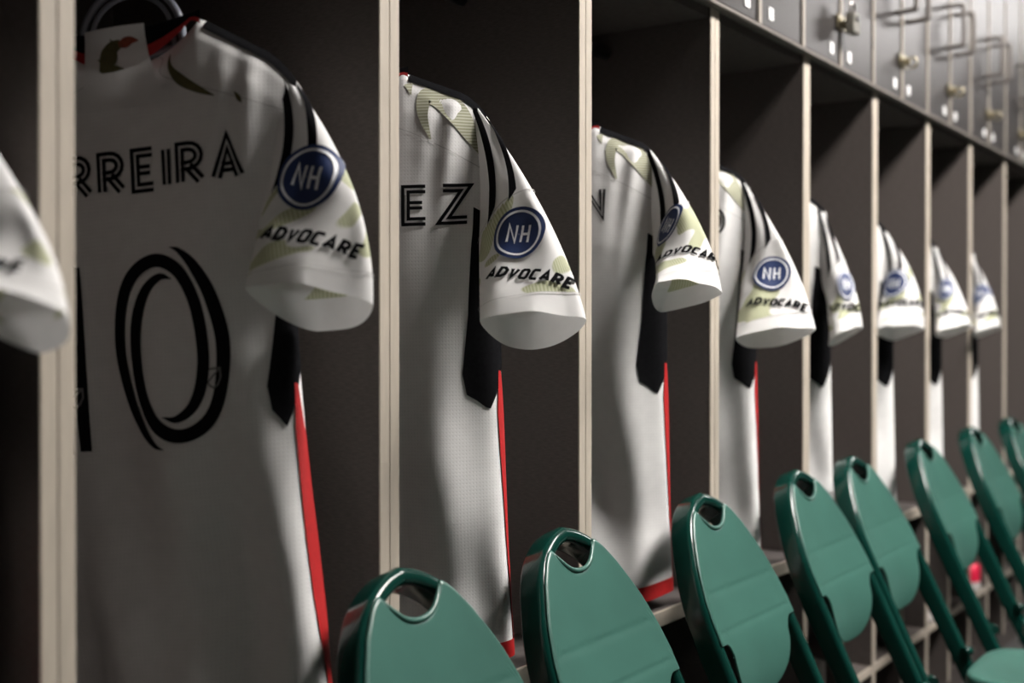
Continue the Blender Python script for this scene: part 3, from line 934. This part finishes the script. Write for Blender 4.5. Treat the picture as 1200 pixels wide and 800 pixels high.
    for dz in np.linspace(.002, -.011, 5):
        rows.append(T.back(np.stack([xs_, T.h(xs_) + min(dz, -.0005)], -1), .0016))
    link_mesh('shoulder_stripe', grid_mesh('shoulder_stripe', np.array(rows) - loc, M['black']), torso)
    if i < 5:
        ik = Ink()
        half_ = [(.041, -.040), (.048, -.062), (.078, -.076), (.131, -.096), (.20, -.124)] if i == 1 else [(.0, -.064), (.045, -.068), (.094, -.082), (.14, -.104), (.20, -.138)]
        pts = spline([(-x_, z_) for x_, z_ in half_[::-1]] + half_[(0 if i == 1 else 1):], 8)
        ik.ribbon([tuple(p) for p in pts], .0012)
        decal('yoke_seam', ik, bk(.0010), loc, [M['seam']], torso)
        ik = Ink()
        if i == 1:
            c, w = tapered([(.058, -.040, .001), (.060, -.056, .006), (.074, -.072, .012), (.096, -.086, .008), (.116, -.096, .001)], 6); ik.ribbon(c, w)
            c, w = tapered([(.138, -.094, .001), (.144, -.102, .006), (.148, -.108, .001)], 5); ik.ribbon(c, w)
            decal('printed_flame', ik, bk(.0011), loc, [M['olive']], torso)
        else:
            c, w = tapered([(.128, -.095, .002), (.118, -.060, .014), (.122, -.036, .022), (.140, -.040, .026), (.160, -.056, .030), (.178, -.084, .022), (.194, -.118, .002)], 7); ik.ribbon(c, w)
            c, w = tapered([(.098, -.018, .012), (.100, -.026, .006), (.102, -.034, .001)], 4); ik.ribbon(c, w)
            decal('printed_flame', ik, bk(.0011), loc, [M['hatch']], torso)
    if BACK[i]:
        text, x0, num = BACK[i]
        hgt = .050 if i == 1 else .054
        if i == 1:
            ik, _ = lettering(text, hgt, .0115, .006, x0 - .004, -.192, double=True, xs=.88)
        elif i == 2:
            ik, _ = lettering(text, hgt, .0115, .012, .095, -.209, double=True, xs=.95)
        else:
            ik, _ = lettering(text, hgt, .0115, .012, x0 - .087 if i == 3 else x0 - .05, -.160, double=True, xs=.9)
        decal('name_lettering', ik, bk(.0013), loc, [M['ink']], torso)
        if num == '10':
            ik = Ink()
            k = .000335
            number_zero(ik, .043, -.364, k)
            for xx, dz in ((-.0725, 0), (-.093, .004)):
                ik.ribbon([(xx, -.472 - dz), (xx, -.266 - dz)], .0135, step=.01)
                ik.ribbon([(xx - .0025, -.2665 - dz), (xx - .0045, -.256 - dz)], [.013 * .6, .001])
            crest(ik, .043 + (480 - 332) * k, -.364 - (530 - 417) * k, .020)
            crest(ik, -.080, -.412, .020)
            decal('back_number', ik, bk(.0013), loc, [M['ink'], M['grey_ink']], torso)
    # sleeves
    for side in (1, -1):
        if side < 0 and i > 4: continue
        Sl = Sleeve(T, sp, side, 3 + i * 5)
        nt_, nth = (70, 96) if near and side > 0 else (36, 48)
        th = np.linspace(0, 2 * math.pi, nth, endpoint=False); ts = np.linspace(0, 1, nt_)
        TH, TT = np.meshgrid(th, ts)
        P = Sl.surf(TH, TT)
        uv = np.stack([np.where(TH > math.pi, TH - 2 * math.pi, TH) * .052 + i * .37, TT * .29 + i * .53], -1)
        cell = ((ts[:-1] + ts[1:]) / 2)[:, None]
        level = lambda a_: .415 - .22 * (1 - np.cos(a_)) / 2        # the seam under the stripes hangs level
        mi = np.where((cell > level(th)[None]) & (cell < .885), 0, 1)
        sl = link_mesh('sleeve', grid_mesh('sleeve', P - loc, [M['sleeve'], M['plain']], closed_u=True, uv=uv, mi=mi), root)
        if side < 0: continue
        # black stripes over the shoulder
        for c0, c1, w0, w1, ta, tb in ((.45, 1.80, .20, .19, .0, .285), (-.25, 1.10, .16, .19, .06, .352)):
            patch('shoulder_stripe', Sl.surf, 0, 0, ta, tb, 6, 24, .0022, loc, M['black'], sl,
                  lambda f, c0=c0, c1=c1, w0=w0, w1=w1: (c0 + (c1 - c0) * f - (w0 + (w1 - w0) * f), c0 + (c1 - c0) * f + (w0 + (w1 - w0) * f)))
        a_ = np.linspace(-.6, 3.2, 34)
        rows = [Sl.surf(a_, level(a_) + d_, .0020) - loc for d_ in (-.004, .002)]
        link_mesh('stripe_seam', grid_mesh('stripe_seam', np.array(rows), M['seam'], uv=np.zeros((2, 34, 2))), sl)
        patch('cuff_seam', Sl.surf, -.6, 3.4, .884, .889, 40, 1, .0016, loc, M['seam'], sl)
        thc, tc = sp.get('badge', (1.38, .54)); rot = sp.get('rot', -3); tall = 1.06; bx = sp.get('bx', .96)
        ik = Ink()
        R_ = .0355
        ik.disc(0, 0, .0005, R_, 48, 0, 5)
        ik.V = [np.array([v[0] * bx, v[1] * tall]) for v in ik.V]
        decal('sleeve_badge', ik, lambda V: Sl.front(V, thc, tc, .0030, rot), loc, [M['navy']], sl)
        ik = Ink(); ik.disc(0, 0, R_ * .80, R_ * .88, 48, 0, 1)
        tmp, wd = lettering('NH', .0265, .0034, .0050, 0, 0, xs=.75)
        for f, q in zip(tmp.F, tmp.mi):
            ik.F.append(tuple(a_ + len(ik.V) for a_ in f)); ik.mi.append(0)
        ik.V = list(ik.V) + [np.array([v[0] - wd / 2 + .0, v[1] - .0132]) for v in tmp.V]
        ik.V = [np.array([v[0] * bx, v[1] * tall]) for v in ik.V]
        decal('badge_lettering', ik, lambda V: Sl.front(V, thc, tc, .0036, rot), loc, [M['patch_white']], sl)
        ik, wd = lettering('ADVoCARE', .0178, .0044, .0012, 0, 0, shear=.28, xs=.78)
        ik.V = [np.array([v[0] - wd / 2 + sp.get('text_x', 0), v[1] - .009]) for v in ik.V]
        tt = sp.get('text_t', .775)
        decal('sponsor_lettering', ik, lambda V: Sl.front(V, 1.5, tt, .0026, rot), loc, [M['ink']], sl)
    # the hanger it hangs from
    side_names = ['first', 'second', 'third', 'fourth', 'fifth', 'sixth', 'seventh', 'eighth', 'ninth']
    if True:
        hb = T.O + .0 * T.up
        lab = 'blue-grey plastic hanger arching above the collar of the number 10 jersey' if i == 1 else 'plastic hanger hidden inside the %s white jersey from the left' % side_names[i]
        hg = thing('coat_hanger', lab, 'hanger', hb, 'hangers inside the jerseys')
        R3 = lambda x_, n_, z_: tuple(x_ * T.w + n_ * T.n + z_ * T.up)
        arm = [R3(-.185, 0, -.052 - .02), R3(-.12, 0, -.040), R3(-.06, 0, -.028)]
        MB().tube([tuple(T.along(np.array(a_)) + z_ * T.up) for a_, z_ in ((-.185, T.h(np.array(.185)) - .016), (-.12, -.036), (-.065, -.030), (.0, -.030), (.065, -.030), (.12, -.036), (.185, T.h(np.array(.185)) - .016))], .006, 10).build('arms', M['hanger'], hg)
        loop = spline([R3(-.066, 0, -.030), R3(-.060, 0, .012), R3(-.036, 0, .040), (R3(0, 0, .050)), R3(.036, 0, .040), R3(.060, 0, .012), R3(.066, 0, -.030)], 7)
        MB().tube(loop, .0045, 10).build('neck_loop', M['hanger'], hg)
        loop = spline([R3(-.054, 0, -.030), R3(-.049, 0, .008), R3(-.030, 0, .031), (R3(0, 0, .039)), R3(.030, 0, .031), R3(.049, 0, .008), R3(.054, 0, -.030)], 7)
        MB().tube(loop, .003, 10).build('neck_loop', M['hanger'], hg)
        rail = HEADZ - .055 + .012
        top = rail - T.O[2]
        yy = (FACE + .215) - T.O[1]
        MB().tube(spline([R3(0, 0, .050), (0, yy * .5, top - .06), (.0, yy - .020, top - .02), (0, yy - .012, top + .006), (0, yy + .004, top + .006), (0, yy + .016, top - .010)], 6), .0028, 8).build('hook', M['steel'], hg)

for i, sp in enumerate(SPECS):
    make_jersey(i, sp)

# ------------------------------------------------------------------ things kept in the cubbies
def shoe(x, y, rz, m, label):
    t = thing('training_shoe', label, 'shoe', (x, y, SHELF + .0005), 'shoes in the cubbies')
    t.rotation_euler.z = rz
    n = 26
    def outline(s, grow=0):
        yy = -.13 + .26 * s
        w = np.interp(s, [0, .04, .15, .4, .55, .75, .92, 1], [.004, .024, .034, .031, .036, .045, .030, .004]) + grow
        return yy, w
    def body(z_fn, levels, name, mm):
        G = []
        for lv in levels:
            ring = []
            for k in range(2 * n):
                s = k / (n - 1) if k < n else (2 * n - 1 - k) / (n - 1)
                sg = 1 if k < n else -1
                yy, w = outline(s, .003 if name == 'sole' else 0)
                zz, sc = z_fn(lv, s)
                ring.append((sg * w * sc, yy, zz))
            G.append(ring)
        me = grid_mesh(name, np.array(G), mm, closed_u=True)
        link_mesh(name, me, t)
    body(lambda lv, s: (lv * .024, 1.0), [0, .5, 1], 'sole', M['sole'])
    body(lambda lv, s: (.022 + lv * np.interp(s, [0, .15, .4, .6, .85, 1], [.055, .062, .050, .040, .028, .012]), (1 - .75 * lv ** 3)), [0, .2, .4, .6, .8, .92, 1], 'upper', M[m])
shoe(3.955, 1.072, 0, 'shoe_red', 'bright red shoe in the cubby right of the sixth chair')
shoe(3.475, 1.074, 0, 'shoe_navy', 'dark navy shoe in a cubby seen between chair legs')
shoe(2.590, 1.074, 0, 'shoe_pale', 'pale pinkish shoe in the cubby below the fourth chair')
